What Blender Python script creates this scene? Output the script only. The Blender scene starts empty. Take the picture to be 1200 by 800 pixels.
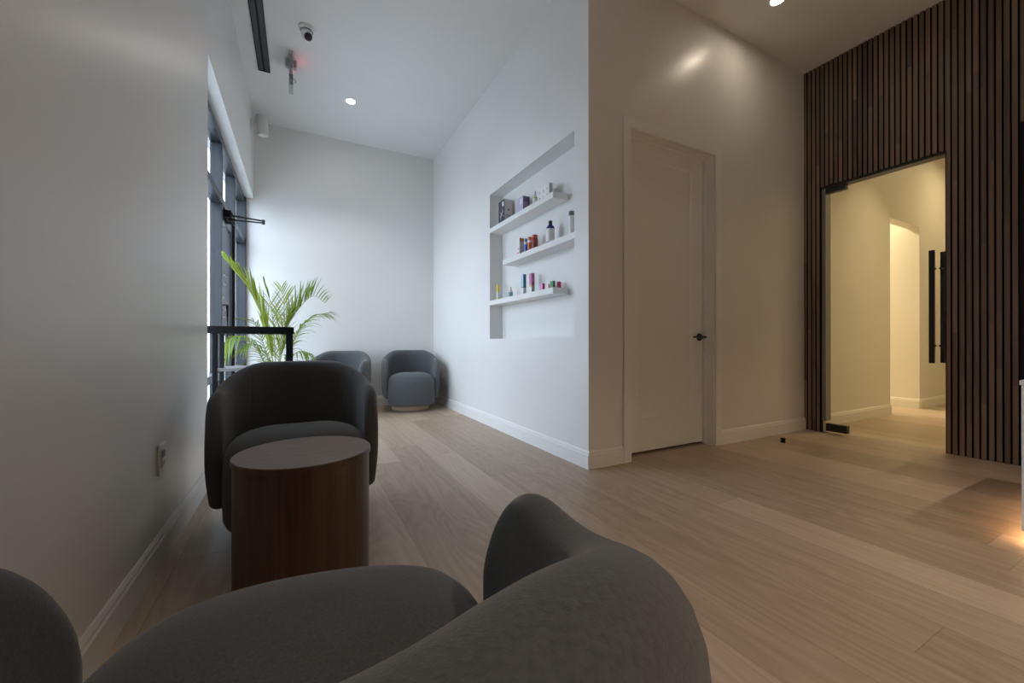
import bpy, bmesh, math, random
from mathutils import Vector, Matrix
random.seed(7)
PI = math.pi
scene = bpy.context.scene
COL = scene.collection

# ------------------------------------------------------------------ helpers
def link_mesh(name, bm, mats, parent=None, loc=(0, 0, 0), rotz=0, smooth=None):
    me = bpy.data.meshes.new(name)
    bmesh.ops.recalc_face_normals(bm, faces=bm.faces)
    if smooth is not None:
        for f in bm.faces:
            f.smooth = True
        lim = math.radians(smooth)
        for e in bm.edges:
            if len(e.link_faces) == 2 and e.calc_face_angle(0) > lim:
                e.smooth = False
    bm.to_mesh(me)
    bm.free()
    o = bpy.data.objects.new(name, me)
    COL.objects.link(o)
    for m in (mats if isinstance(mats, (list, tuple)) else [mats]):
        me.materials.append(m)
    if parent:
        o.parent = parent
    o.location = loc
    o.rotation_euler = (0, 0, rotz)
    return o

def tag(o, label, cat, group=None):
    o['label'] = label
    o['category'] = cat
    if group:
        o['group'] = group
    return o

def thing(name, label, cat, loc=(0, 0, 0), rotz=0, group=None):
    o = bpy.data.objects.new(name, None)
    o.empty_display_size = .05
    COL.objects.link(o)
    o.location = loc
    o.rotation_euler = (0, 0, rotz)
    return tag(o, label, cat, group)

def struct(o):
    o['kind'] = 'structure'
    return o

def struct_empty(name, loc=(0, 0, 0)):
    o = bpy.data.objects.new(name, None)
    COL.objects.link(o)
    o.location = loc
    return struct(o)

def box(bm, x0, x1, y0, y1, z0, z1, bev=0, seg=2, mi=0):
    r = bmesh.ops.create_cube(bm, size=1)
    vs = r['verts']
    for v in vs:
        v.co = Vector(((x0 + x1) / 2 + v.co.x * (x1 - x0), (y0 + y1) / 2 + v.co.y * (y1 - y0), (z0 + z1) / 2 + v.co.z * (z1 - z0)))
    fs = list({f for v in vs for f in v.link_faces})
    for f in fs:
        f.material_index = mi
    if bev:
        es = list({e for v in vs for e in v.link_edges})
        bmesh.ops.bevel(bm, geom=es, offset=bev, segments=seg, affect='EDGES', profile=.5)
    return bm

def boxbm(*a, **k):
    return box(bmesh.new(), *a, **k)

def lathe(bm, prof, n=48, c=(0, 0), mis=None):
    """prof: list of (r, z) bottom to top; closes at the axis when r==0"""
    rings = []
    for r, z in prof:
        if r <= 1e-6:
            rings.append([bm.verts.new((c[0], c[1], z))])
        else:
            rings.append([bm.verts.new((c[0] + r * math.cos(2 * PI * i / n), c[1] + r * math.sin(2 * PI * i / n), z)) for i in range(n)])
    for k in range(len(rings) - 1):
        A, B = rings[k], rings[k + 1]
        for i in range(n):
            j = (i + 1) % n
            if len(A) == 1 and len(B) == 1:
                continue
            if len(A) == 1:
                f = bm.faces.new((A[0], B[j], B[i]))
            elif len(B) == 1:
                f = bm.faces.new((A[i], A[j], B[0]))
            else:
                f = bm.faces.new((A[i], A[j], B[j], B[i]))
            if mis:
                f.material_index = mis[k]
    return bm

def tube(bm, pts, rad, n=8, cap=True):
    """round tube along pts; rad scalar or list"""
    pts = [Vector(p) for p in pts]
    rs = rad if isinstance(rad, (list, tuple)) else [rad] * len(pts)
    rings = []
    up = Vector((0, 0, 1))
    for i, p in enumerate(pts):
        d = (pts[min(i + 1, len(pts) - 1)] - pts[max(i - 1, 0)]).normalized()
        a = d.cross(up)
        if a.length < 1e-3:
            a = d.cross(Vector((1, 0, 0)))
        a.normalize()
        b = a.cross(d).normalized()
        rings.append([bm.verts.new(p + (a * math.cos(2 * PI * k / n) + b * math.sin(2 * PI * k / n)) * rs[i]) for k in range(n)])
    for A, B in zip(rings, rings[1:]):
        for k in range(n):
            bm.faces.new((A[k], A[(k + 1) % n], B[(k + 1) % n], B[k]))
    if cap:
        bm.faces.new(rings[0][::-1])
        bm.faces.new(rings[-1])
    return bm

def prism(bm, poly, p0, p1, ax):
    """extrude a 2D polygon (list of (offset, z)) along an axis from p0 to p1.
    ax='y+': offset is +x ; 'x': offset is y"""
    def P(o, z, t):
        return (o, t, z) if ax == 'y' else (t, o, z)
    A = [bm.verts.new(P(o, z, p0)) for o, z in poly]
    B = [bm.verts.new(P(o, z, p1)) for o, z in poly]
    n = len(poly)
    for i in range(n):
        bm.faces.new((A[i], A[(i + 1) % n], B[(i + 1) % n], B[i]))
    bm.faces.new(A[::-1])
    bm.faces.new(B)
    return bm

def wall_bm(ax, c0, c1, a0, a1, z0, z1, holes=(), pockets=()):
    """wall slab between planes c0 (room face) and c1, spanning a0..a1 and z0..z1.
    holes go right through, pockets (a, b, za, zb, depthplane) are closed at the back."""
    bm = bmesh.new()
    As = sorted({a0, a1, *[h[i] for h in list(holes) + list(pockets) for i in (0, 1)]})
    Zs = sorted({z0, z1, *[h[i] for h in list(holes) + list(pockets) for i in (2, 3)]})
    V = {}
    def v(c, a, z):
        k = (round(c, 5), round(a, 5), round(z, 5))
        if k not in V:
            V[k] = bm.verts.new((c, a, z) if ax == 'x' else (a, c, z))
        return V[k]
    def inside(h, a, z):
        return h[0] < a < h[1] and h[2] < z < h[3]
    def front(i, j):
        if i < 0 or j < 0 or i >= len(As) - 1 or j >= len(Zs) - 1:
            return None
        a, z = (As[i] + As[i + 1]) / 2, (Zs[j] + Zs[j + 1]) / 2
        if any(inside(h, a, z) for h in holes):
            return None
        for p in pockets:
            if inside(p, a, z):
                return p[4]
        return c0
    for i in range(len(As) - 1):
        for j in range(len(Zs) - 1):
            f = front(i, j)
            if f is None:
                continue
            A, B, Z, Y = As[i], As[i + 1], Zs[j], Zs[j + 1]
            bm.faces.new((v(f, A, Z), v(f, B, Z), v(f, B, Y), v(f, A, Y)))
            bm.faces.new((v(c1, A, Z), v(c1, A, Y), v(c1, B, Y), v(c1, B, Z)))
            for di, dj, P, Q in ((-1, 0, (A, Z), (A, Y)), (1, 0, (B, Z), (B, Y)), (0, -1, (A, Z), (B, Z)), (0, 1, (A, Y), (B, Y))):
                g = front(i + di, j + dj)
                if g is None:
                    q = (v(f, *P), v(f, *Q), v(c1, *Q), v(c1, *P))
                elif abs(g - f) > 1e-6 and abs(f - c0) < 1e-6:
                    q = (v(f, *P), v(f, *Q), v(g, *Q), v(g, *P))
                else:
                    continue
                try:
                    bm.faces.new(q)
                except ValueError:
                    pass
    return bm

# ------------------------------------------------------------------ materials
def mat(name, col, rough=.5, metal=0, spec=.5, **kw):
    m = bpy.data.materials.new(name)
    m.use_nodes = True
    b = m.node_tree.nodes['Principled BSDF']
    b.inputs['Base Color'].default_value = (*col, 1)
    b.inputs['Roughness'].default_value = rough
    b.inputs['Metallic'].default_value = metal
    b.inputs['Specular IOR Level'].default_value = spec
    for k, v in kw.items():
        b.inputs[k.replace('_', ' ')].default_value = v
    return m

def nd(m, t, **kw):
    n = m.node_tree.nodes.new(t)
    for k, v in kw.items():
        setattr(n, k, v)
    return n

def lk(m, a, b):
    m.node_tree.links.new(a, b)

def mottled(name, c1, c2, scale, rough, stretch=(1, 1, 1), bump=0, bscale=200, metal=0, spec=.5, detail=4, lo=.3, hi=.7, coord='Object', sheen=0):
    m = mat(name, c1, rough, metal, spec)
    b = m.node_tree.nodes['Principled BSDF']
    tc = nd(m, 'ShaderNodeTexCoord')
    mp = nd(m, 'ShaderNodeMapping')
    mp.inputs['Scale'].default_value = stretch
    nz = nd(m, 'ShaderNodeTexNoise')
    nz.inputs['Scale'].default_value = scale
    nz.inputs['Detail'].default_value = detail
    rp = nd(m, 'ShaderNodeValToRGB')
    rp.color_ramp.elements[0].position = lo
    rp.color_ramp.elements[1].position = hi
    rp.color_ramp.elements[0].color = (*c1, 1)
    rp.color_ramp.elements[1].color = (*c2, 1)
    lk(m, tc.outputs[coord], mp.inputs[0])
    lk(m, mp.outputs[0], nz.inputs[0])
    lk(m, nz.outputs[0], rp.inputs[0])
    lk(m, rp.outputs[0], b.inputs['Base Color'])
    if bump:
        n2 = nd(m, 'ShaderNodeTexNoise')
        n2.inputs['Scale'].default_value = bscale
        n2.inputs['Detail'].default_value = 3
        bp = nd(m, 'ShaderNodeBump')
        bp.inputs['Strength'].default_value = bump
        bp.inputs['Distance'].default_value = .002
        lk(m, mp.outputs[0], n2.inputs[0])
        lk(m, n2.outputs[0], bp.inputs['Height'])
        lk(m, bp.outputs[0], b.inputs['Normal'])
    if sheen:
        b.inputs['Sheen Weight'].default_value = sheen
        b.inputs['Sheen Roughness'].default_value = .5
    return m

def emis(name, col, s):
    m = mat(name, col, .5)
    b = m.node_tree.nodes['Principled BSDF']
    b.inputs['Emission Color'].default_value = (*col, 1)
    b.inputs['Emission Strength'].default_value = s
    return m

M = {}
M['wall'] = mottled('wall_paint', (.74, .735, .72), (.78, .775, .76), 1.2, .33, bump=.10, bscale=260, spec=.45)
M['trim'] = mat('trim_paint', (.80, .795, .78), .35, spec=.45)
M['ceil'] = mottled('ceiling_paint', (.78, .78, .77), (.81, .81, .80), 1.5, .85, spec=.2)
M['hall'] = mottled('hall_paint', (.76, .73, .65), (.79, .76, .68), 1.2, .5, bump=.08, bscale=260, spec=.35)
M['fabric'] = mottled('felted_wool', (.074, .0785, .083), (.104, .110, .116), 230, .95, bump=.25, bscale=700, spec=.12, detail=6, lo=.32, hi=.68, sheen=.22)
M['plinth'] = mottled('oak_plinth', (.60, .42, .25), (.70, .50, .31), 8, .45, stretch=(1, 1, 6))
M['black'] = mat('black_metal', (.012, .012, .013), .38)
M['blackmatte'] = mat('black_matte', (.010, .010, .011), .7, spec=.25)
M['white'] = mat('white_plastic', (.80, .80, .79), .4)
M['frame'] = mat('anodised_frame', (.020, .025, .032), .36, metal=.0, spec=.55)
M['alu'] = mat('channel_aluminium', (.22, .24, .25), .35, metal=.9)
M['steel'] = mat('brushed_steel', (.6, .6, .58), .35, metal=1)
M['concrete'] = mottled('pavement', (.42, .42, .41), (.52, .52, .50), 3, .9)
M['pot'] = mottled('pot_glaze', (.55, .55, .53), (.62, .62, .60), 4, .4)
M['soil'] = mottled('potting_soil', (.02, .014, .01), (.05, .035, .025), 60, 1)
M['led'] = emis('warm_led', (1, .62, .30), 30)
M['lens'] = emis('downlight_lens', (1, .93, .82), 90)
M['lensw'] = emis('warm_downlight_lens', (1, .86, .68), 110)

def glass(name, tint=(1, 1, 1), ior=1.45):
    m = bpy.data.materials.new(name)
    m.use_nodes = True
    nt = m.node_tree
    nt.nodes.clear()
    out = nt.nodes.new('ShaderNodeOutputMaterial')
    tr = nt.nodes.new('ShaderNodeBsdfTransparent')
    tr.inputs[0].default_value = (*tint, 1)
    gl = nt.nodes.new('ShaderNodeBsdfGlossy')
    gl.inputs['Roughness'].default_value = .02
    fr = nt.nodes.new('ShaderNodeFresnel')
    fr.inputs[0].default_value = ior
    mx = nt.nodes.new('ShaderNodeMixShader')
    geo = nt.nodes.new('ShaderNodeNewGeometry')
    inv = nt.nodes.new('ShaderNodeMath')
    inv.operation = 'SUBTRACT'
    inv.inputs[0].default_value = 1
    lk(m, geo.outputs['Backfacing'], inv.inputs[1])
    mu = nt.nodes.new('ShaderNodeMath')
    mu.operation = 'MULTIPLY'
    lk(m, fr.outputs[0], mu.inputs[0])
    lk(m, inv.outputs[0], mu.inputs[1])
    lk(m, mu.outputs[0], mx.inputs[0])
    lk(m, tr.outputs[0], mx.inputs[1])
    lk(m, gl.outputs[0], mx.inputs[2])
    lk(m, mx.outputs[0], out.inputs[0])
    return m
M['glass'] = glass('clear_glass', (.97, .985, .98), 1.35)
M['acrylic'] = glass('edge_lit_acrylic', (.78, .80, .80), 1.5)

# light oak planks, .222 m wide, running along y
def floor_mat():
    m = mat('oak_planks', (.4, .3, .2), .42, spec=.45)
    b = m.node_tree.nodes['Principled BSDF']
    tc = nd(m, 'ShaderNodeTexCoord')
    sx = nd(m, 'ShaderNodeSeparateXYZ')
    lk(m, tc.outputs['Object'], sx.inputs[0])
    def math_(op, a, bb=None, clamp=False):
        n = nd(m, 'ShaderNodeMath', operation=op)
        n.use_clamp = clamp
        for i, q in enumerate((a, bb)):
            if q is None:
                continue
            if isinstance(q, (int, float)):
                n.inputs[i].default_value = q
            else:
                lk(m, q, n.inputs[i])
        return n.outputs[0]
    W, L = .222, 2.1
    xs = math_('DIVIDE', math_('SUBTRACT', sx.outputs['X'], .898 - .222 * 20), W)
    row = math_('FLOOR', xs)
    fx = math_('FRACT', xs)
    wn = nd(m, 'ShaderNodeTexWhiteNoise', noise_dimensions='1D')
    lk(m, row, wn.inputs['W'])
    ys = math_('ADD', math_('DIVIDE', math_('ADD', sx.outputs['Y'], 20), L), wn.outputs['Value'])
    seg = math_('FLOOR', ys)
    fy = math_('FRACT', ys)
    cmb = nd(m, 'ShaderNodeCombineXYZ')
    lk(m, row, cmb.inputs[0])
    lk(m, seg, cmb.inputs[1])
    wn2 = nd(m, 'ShaderNodeTexWhiteNoise', noise_dimensions='2D')
    lk(m, cmb.outputs[0], wn2.inputs['Vector'])
    # grain, offset per plank
    off = nd(m, 'ShaderNodeVectorMath', operation='SCALE')
    lk(m, wn2.outputs['Color'], off.inputs[0])
    off.inputs['Scale'].default_value = 17
    ad = nd(m, 'ShaderNodeVectorMath', operation='ADD')
    lk(m, tc.outputs['Object'], ad.inputs[0])
    lk(m, off.outputs[0], ad.inputs[1])
    mp = nd(m, 'ShaderNodeMapping')
    mp.inputs['Scale'].default_value = (1, .09, 1)
    lk(m, ad.outputs[0], mp.inputs[0])
    g1 = nd(m, 'ShaderNodeTexNoise')
    g1.inputs['Scale'].default_value = 55
    g1.inputs['Detail'].default_value = 5
    g1.inputs['Roughness'].default_value = .6
    lk(m, mp.outputs[0], g1.inputs[0])
    # cathedral figure
    mp2 = nd(m, 'ShaderNodeMapping')
    mp2.inputs['Scale'].default_value = (1, .16, 1)
    lk(m, ad.outputs[0], mp2.inputs[0])
    g2 = nd(m, 'ShaderNodeTexNoise')
    g2.inputs['Scale'].default_value = 5
    g2.inputs['Detail'].default_value = 1
    g2.inputs['Distortion'].default_value = .3
    lk(m, mp2.outputs[0], g2.inputs[0])
    rings = math_('FRACT', math_('MULTIPLY', g2.outputs[0], 16))
    rings = math_('ABSOLUTE', math_('SUBTRACT', rings, .5))
    r1 = nd(m, 'ShaderNodeValToRGB')
    r1.color_ramp.elements[0].color = (.27, .193, .132, 1)
    r1.color_ramp.elements[1].color = (.60, .48, .368, 1)
    r1.color_ramp.elements[0].position = .05
    r1.color_ramp.elements[1].position = .95
    tone = math_('ADD', math_('MULTIPLY', wn2.outputs['Value'], .48), math_('MULTIPLY', g1.outputs[0], .36))
    mp3 = nd(m, 'ShaderNodeMapping')
    mp3.inputs['Scale'].default_value = (1, .035, 1)
    lk(m, ad.outputs[0], mp3.inputs[0])
    g3 = nd(m, 'ShaderNodeTexNoise')
    g3.inputs['Scale'].default_value = 26
    g3.inputs['Detail'].default_value = 3
    lk(m, mp3.outputs[0], g3.inputs[0])
    tone = math_('ADD', tone, math_('MULTIPLY', rings, .26))
    tone = math_('ADD', tone, math_('MULTIPLY', math_('SUBTRACT', g3.outputs[0], .45), .38))
    lk(m, tone, r1.inputs[0])
    # joints
    ex = math_('MINIMUM', fx, math_('SUBTRACT', 1, fx))
    ey = math_('MINIMUM', fy, math_('SUBTRACT', 1, fy))
    jx = math_('LESS_THAN', ex, .0016 / W)
    jy = math_('LESS_THAN', ey, .0016 / L)
    j = math_('MULTIPLY', math_('MAXIMUM', jx, jy), .42)
    mx = nd(m, 'ShaderNodeMix', data_type='RGBA')
    lk(m, j, mx.inputs['Factor'])
    lk(m, r1.outputs[0], mx.inputs['A'])
    mx.inputs['B'].default_value = (.12, .08, .05, 1)
    lk(m, mx.outputs['Result'], b.inputs['Base Color'])
    bp = nd(m, 'ShaderNodeBump')
    bp.inputs['Strength'].default_value = .08
    bp.inputs['Distance'].default_value = .002
    lk(m, g1.outputs[0], bp.inputs['Height'])
    lk(m, bp.outputs[0], b.inputs['Normal'])
    rr = nd(m, 'ShaderNodeMapRange')
    lk(m, g1.outputs[0], rr.inputs[0])
    rr.inputs['To Min'].default_value = .34
    rr.inputs['To Max'].default_value = .52
    lk(m, rr.outputs[0], b.inputs['Roughness'])
    return m
M['floor'] = floor_mat()

def grain_mat(name, c1, c2, stretch, scale, rough, slat=0):
    """wood veneer; when slat>0 each slat of that pitch (in y) gets its own tone and board joints"""
    m = mat(name, c1, rough, spec=.4)
    b = m.node_tree.nodes['Principled BSDF']
    tc = nd(m, 'ShaderNodeTexCoord')
    mp = nd(m, 'ShaderNodeMapping')
    mp.inputs['Scale'].default_value = stretch
    nz = nd(m, 'ShaderNodeTexNoise')
    nz.inputs['Scale'].default_value = scale
    nz.inputs['Detail'].default_value = 6
    nz.inputs['Roughness'].default_value = .6
    nz.inputs['Distortion'].default_value = .4
    lk(m, tc.outputs['Object'], mp.inputs[0])
    rp = nd(m, 'ShaderNodeValToRGB')
    rp.color_ramp.elements[0].position = .25
    rp.color_ramp.elements[1].position = .75
    rp.color_ramp.elements[0].color = (*c1, 1)
    rp.color_ramp.elements[1].color = (*c2, 1)
    fac = nz.outputs[0]
    vec = mp.outputs[0]
    if slat:
        sx = nd(m, 'ShaderNodeSeparateXYZ')
        lk(m, tc.outputs['Object'], sx.inputs[0])
        def mt(op, a, bb):
            n = nd(m, 'ShaderNodeMath', operation=op)
            for i, q in enumerate((a, bb)):
                if isinstance(q, (int, float)):
                    n.inputs[i].default_value = q
                else:
                    lk(m, q, n.inputs[i])
            return n.outputs[0]
        row = mt('FLOOR', mt('DIVIDE', mt('SUBTRACT', 2.247, sx.outputs['Y']), slat), 0)
        w1 = nd(m, 'ShaderNodeTexWhiteNoise', noise_dimensions='1D')
        lk(m, row, w1.inputs['W'])
        seg = mt('FLOOR', mt('ADD', mt('DIVIDE', sx.outputs['Z'], 1.2), w1.outputs['Value']), 0)
        cb = nd(m, 'ShaderNodeCombineXYZ')
        lk(m, row, cb.inputs[0])
        lk(m, seg, cb.inputs[1])
        w2 = nd(m, 'ShaderNodeTexWhiteNoise', noise_dimensions='2D')
        lk(m, cb.outputs[0], w2.inputs['Vector'])
        ad = nd(m, 'ShaderNodeVectorMath', operation='ADD')
        sc = nd(m, 'ShaderNodeVectorMath', operation='SCALE')
        sc.inputs['Scale'].default_value = 9
        lk(m, w2.outputs['Color'], sc.inputs[0])
        lk(m, mp.outputs[0], ad.inputs[0])
        lk(m, sc.outputs[0], ad.inputs[1])
        vec = ad.outputs[0]
        fac = mt('ADD', mt('MULTIPLY', nz.outputs[0], .6), mt('MULTIPLY', w2.outputs['Value'], .42))
    lk(m, vec, nz.inputs[0])
    lk(m, fac, rp.inputs[0])
    lk(m, rp.outputs[0], b.inputs['Base Color'])
    return m
M['slat'] = grain_mat('walnut_slats', (.090, .062, .045), (.240, .168, .124), (1, 9, .35), 5, .5, slat=.0379)
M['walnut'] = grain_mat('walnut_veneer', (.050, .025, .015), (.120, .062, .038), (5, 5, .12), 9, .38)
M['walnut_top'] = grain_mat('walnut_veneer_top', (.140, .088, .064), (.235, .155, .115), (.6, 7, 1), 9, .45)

def solid(c, r=.4):
    k = 'c%03d%03d%03d' % tuple(int(q * 255) for q in c)
    if k not in M:
        M[k] = mat('packaging_' + k, c, r)
    return M[k]

# ------------------------------------------------------------------ room dimensions
XL, XN, YD, XS, YB, H = -.498, 1.797, 2.247, 4.575, 5.925, 3.64
YREAR = -3.2

# floor, ceiling
struct(link_mesh('floor', boxbm(-.75, 9.8, YREAR - .2, 6.2, -.12, 0), M['floor']))
struct(link_mesh('ceiling', boxbm(-.75, 9.8, YREAR - .2, 6.2, H, H + .15), M['ceil']))
struct(link_mesh('ground', boxbm(-30, -.75, -30, 30, -.25, -.02), M['concrete']))

# walls
struct(link_mesh('wall_left', wall_bm('x', XL, -.74, YREAR, YB, 0, H, holes=[(3.065, YB - .0005, -.0, 2.67)]), M['wall']))
struct(link_mesh('wall_back', boxbm(-.74, 2.2, YB, YB + .18, 0, H), M['wall']))
NI = (2.412, 3.90, .925, 2.457)
struct(link_mesh('wall_niche', wall_bm('x', XN, XN + .30, YD, YB, 0, H, pockets=[(*NI, XN + .15)]), M['wall']))
struct(link_mesh('wall_door', wall_bm('y', YD, YD + .2, XN + .30, XS + .12, 0, H, pockets=[(2.192, 3.155, .0, 2.49, YD + .17)]), M['wall']))
struct(link_mesh('wall_right', wall_bm('x', XS + .03, XS + .14, YREAR, YD, 0, H, holes=[(1.223, 2.092, 0, 2.425)], pockets=[(-.35, .845, 0, 2.47, XS + .12)]), M['wall']))
struct(link_mesh('wall_rear', wall_bm('y', YREAR, YREAR - .18, -.74, XS + .14, 0, H), M['wall']))
# hallway behind the glass door
struct(link_mesh('wall_hall_left', wall_bm('y', 2.218, 2.338, XS + .14, 9.6, 0, H, holes=[(6.48, 7.365, 0, 2.437)]), M['hall']))
struct(link_mesh('wall_hall_right', boxbm(XS + .14, 9.6, .52, .64, 0, H), M['hall']))
struct(link_mesh('wall_hall_end', boxbm(9.6, 9.75, .5, 5.2, 0, H), M['hall']))
struct(link_mesh('wall_side_room_right', boxbm(7.365, 7.48, 2.338, 5.1, 0, H), M['hall']))
struct(link_mesh('wall_side_room_left', boxbm(5.0, 5.12, 2.338, 5.1, 0, H), M['hall']))
struct(link_mesh('wall_side_room_back', boxbm(5.0, 7.48, 5.1, 5.22, 0, H), M['hall']))

# baseboards : flat board with a stepped cap
def base_poly(c, s, hgt=.125, t=.015):
    return [(c, 0), (c + s * t, 0), (c + s * t, hgt - .028), (c + s * (t - .004), hgt - .022), (c + s * (t - .004), hgt - .012), (c + s * .004, hgt), (c, hgt)]
def baseboard(name, ax, c, s, a, b, m='trim', hgt=.125):
    struct(link_mesh(name, prism(bmesh.new(), base_poly(c, s, hgt), a, b, ax), M[m]))
baseboard('baseboard_left', 'y', XL, 1, YREAR, 3.065)
baseboard('baseboard_back', 'x', YB, -1, -.56, XN)
baseboard('baseboard_niche', 'y', XN, -1, YD - .015, YB)
baseboard('baseboard_door_left', 'x', YD, -1, XN, 2.112)
baseboard('baseboard_door_right', 'x', YD, -1, 3.232, XS)
baseboard('baseboard_hall_left', 'x', 2.218, -1, XS + .14, 6.48, 'hall')
baseboard('baseboard_hall_far', 'x', 2.218, -1, 7.365, 9.6, 'hall')
baseboard('baseboard_side_room', 'y', 7.365, -1, 2.218, 5.1, 'hall')

# ------------------------------------------------------------------ slatted cladding: one corrugated sheet
def slat_bm():
    bm = bmesh.new()
    pitch, wid, dep = .0379, .0268, .022
    prof = []                       # (y, x) running from the corner toward -y
    y = YD
    while y > YREAR + .05:
        prof += [(y, XS, 0), (y - wid, XS, 1), (y - wid - .0005, XS + dep, 1), (y - pitch + .0005, XS + dep, 1)]
        y -= pitch
    prof.append((y, XS, 0))
    zs = [0, 2.425, 2.47, H]
    V = {}
    def v(k, z):
        if (k, z) not in V:
            V[(k, z)] = bm.verts.new((prof[k][1], prof[k][0], z))
        return V[(k, z)]
    for k in range(len(prof) - 1):
        ym = (prof[k][0] + prof[k + 1][0]) / 2
        for a, b in zip(zs, zs[1:]):
            if b <= 2.43 and 1.223 < ym < 2.092:
                continue
            if b <= 2.48 and -.35 < ym < .845:
                continue
            f = bm.faces.new((v(k, a), v(k, b), v(k + 1, b), v(k + 1, a)))
            f.material_index = 0 if k % 4 == 0 else 1
    return bm
t = thing('slat_cladding', 'dark walnut slat cladding with black grooves covering the wall around the glass door', 'wall cladding', (0, 0, 0))
link_mesh('slats', slat_bm(), [M['slat'], M['blackmatte']], t)
bb = bmesh.new()
box(bb, XS + .0, XS + .03, 2.0905, 2.0935, 0, 2.425)
box(bb, XS + .0, XS + .03, 1.2185, 1.2245, 0, 2.425)
box(bb, XS + .0, XS + .03, 1.2185, 2.0935, 2.424, 2.427)
link_mesh('edge_trim', bb, M['blackmatte'], t)

# dark open doorway further along the slatted wall, its gloom built as a black slab (only its edge shows at the frame's right side)
d = struct_empty('dark_doorway', (XS, .25, 0))
bm = bmesh.new()
box(bm, -.004, .028, .545, .597, 0, 2.47, .002)
box(bm, -.004, .028, -.602, -.55, 0, 2.47, .002)
box(bm, -.004, .028, -.55, .545, 2.42, 2.47, .002)
link_mesh('door_frame', bm, M['blackmatte'], d)
bm = boxbm(.035, .08, -.548, .543, .008, 2.418, .003)
link_mesh('door_leaf_or_slab', bm, M['blackmatte'], d)  # black slab in place of the unlit space beyond the opening

# ------------------------------------------------------------------ niche shelves
def shelf(y0, y1, zt, label):
    o = link_mesh('floating_shelf', boxbm(0, .1495, -(y1 - y0) / 2, (y1 - y0) / 2, -.05, 0, .0015, 1), M['trim'], None, (XN + .0005, (y0 + y1) / 2, zt))
    return tag(o, label, 'shelf', 'white shelves in the wall niche')
Z1, Z2, Z3 = 2.100, 1.708, 1.331
shelf(2.695, 3.90, Z1, 'top white shelf of the wall niche, ending short on its right side')
shelf(2.412, 3.60, Z2, 'middle white shelf of the wall niche, ending short on its left side')
shelf(2.695, 3.90, Z3, 'lowest white shelf of the wall niche, carrying slim cartons and tiny boxes')

# ------------------------------------------------------------------ interior door
d1 = struct_empty('door_1', (2.67, YD + .1, 0))
def door_leaf_or_slab():
    bm = bmesh.new()
    x0, x1, z0, z1 = 2.204 - 2.67, 3.143 - 2.67, .022, 2.478
    px0, px1, pz0, pz1 = 2.375 - 2.67, 3.0 - 2.67, .285, 2.362
    V = {}
    def v(x, y, z):
        k = (round(x, 5), round(y, 5), round(z, 5))
        if k not in V:
            V[k] = bm.verts.new((x, y, z))
        return V[k]
    xs, zs = [x0, px0, px1, x1], [z0, pz0, pz1, z1]
    for i in range(3):
        for j in range(3):
            if (i, j) != (1, 1):
                bm.faces.new((v(xs[i], 0, zs[j]), v(xs[i + 1], 0, zs[j]), v(xs[i + 1], 0, zs[j + 1]), v(xs[i], 0, zs[j + 1])))
    b, dp = .012, .010
    O = [(px0, pz0), (px1, pz0), (px1, pz1), (px0, pz1)]
    I = [(px0 + b, pz0 + b), (px1 - b, pz0 + b), (px1 - b, pz1 - b), (px0 + b, pz1 - b)]
    for k in range(4):
        n = (k + 1) % 4
        bm.faces.new((v(O[k][0], 0, O[k][1]), v(O[n][0], 0, O[n][1]), v(I[n][0], dp, I[n][1]), v(I[k][0], dp, I[k][1])))
    bm.faces.new([v(p[0], dp, p[1]) for p in I])
    r = bmesh.ops.extrude_edge_only(bm, edges=[e for e in bm.edges if e.is_boundary])
    for q in r['geom']:
        if isinstance(q, bmesh.types.BMVert):
            q.co.y = .04
    be = [e for e in bm.edges if e.is_boundary]
    bmesh.ops.contextual_create(bm, geom=be)
    return bm
link_mesh('door_leaf_or_slab', door_leaf_or_slab(), M['trim'], d1)
bm = bmesh.new()        # jamb lining with stop, one U-shaped piece
def u_frame(bm, xa, xb, zt, t, y0, y1):
    P = [(xa, 0), (xa + t, 0), (xa + t, zt - t), (xb - t, zt - t), (xb - t, 0), (xb, 0), (xb, zt), (xa, zt)]
    A = [bm.verts.new((x, y0, z)) for x, z in P]
    B = [bm.verts.new((x, y1, z)) for x, z in P]
    for i in range(8):
        j = (i + 1) % 8
        bm.faces.new((A[i], A[j], B[j], B[i]))
    for R in (A, B):
        bm.faces.new((R[0], R[1], R[2], R[7]))
        bm.faces.new((R[2], R[3], R[6], R[7]))
        bm.faces.new((R[3], R[4], R[5], R[6]))
    return bm
u_frame(bm, 2.1925 - 2.67, 3.1545 - 2.67, 2.4895, .0085, -.1, .07)
u_frame(bm, 2.2005 - 2.67, 3.1465 - 2.67, 2.4815, .012, -.030, -.002)
link_mesh('door_jamb', bm, M['trim'], d1)
# casing
def casing_bm():
    bm = bmesh.new()
    u_frame(bm, 2.112, 3.232, 2.562, .076, YD - .018, YD)
    bmesh.ops.bevel(bm, geom=[e for e in bm.edges], offset=.003, segments=2, affect='EDGES')
    return bm
struct(link_mesh('trim_1', casing_bm(), M['trim']))
bm = bmesh.new()
lathe(bm, [(0, 0), (.033, 0), (.033, .006), (.030, .010), (.014, .012), (.013, .045), (0, .045)], 32)
bmesh.ops.rotate(bm, verts=bm.verts, cent=(0, 0, 0), matrix=Matrix.Rotation(PI / 2, 3, 'X'))
hd = link_mesh('door_handle', bm, M['black'], d1, (3.093 - 2.67, 0, .934), 0, 30)
bm = tube(bmesh.new(), [(.028, -.049, 0), (.015, -.05, 0), (-.09, -.05, 0), (-.130, -.047, 0)], [.0085, .0095, .0085, .0065], 12)
link_mesh('lever', bm, M['black'], hd, (0, 0, 0), 0, 40)

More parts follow.
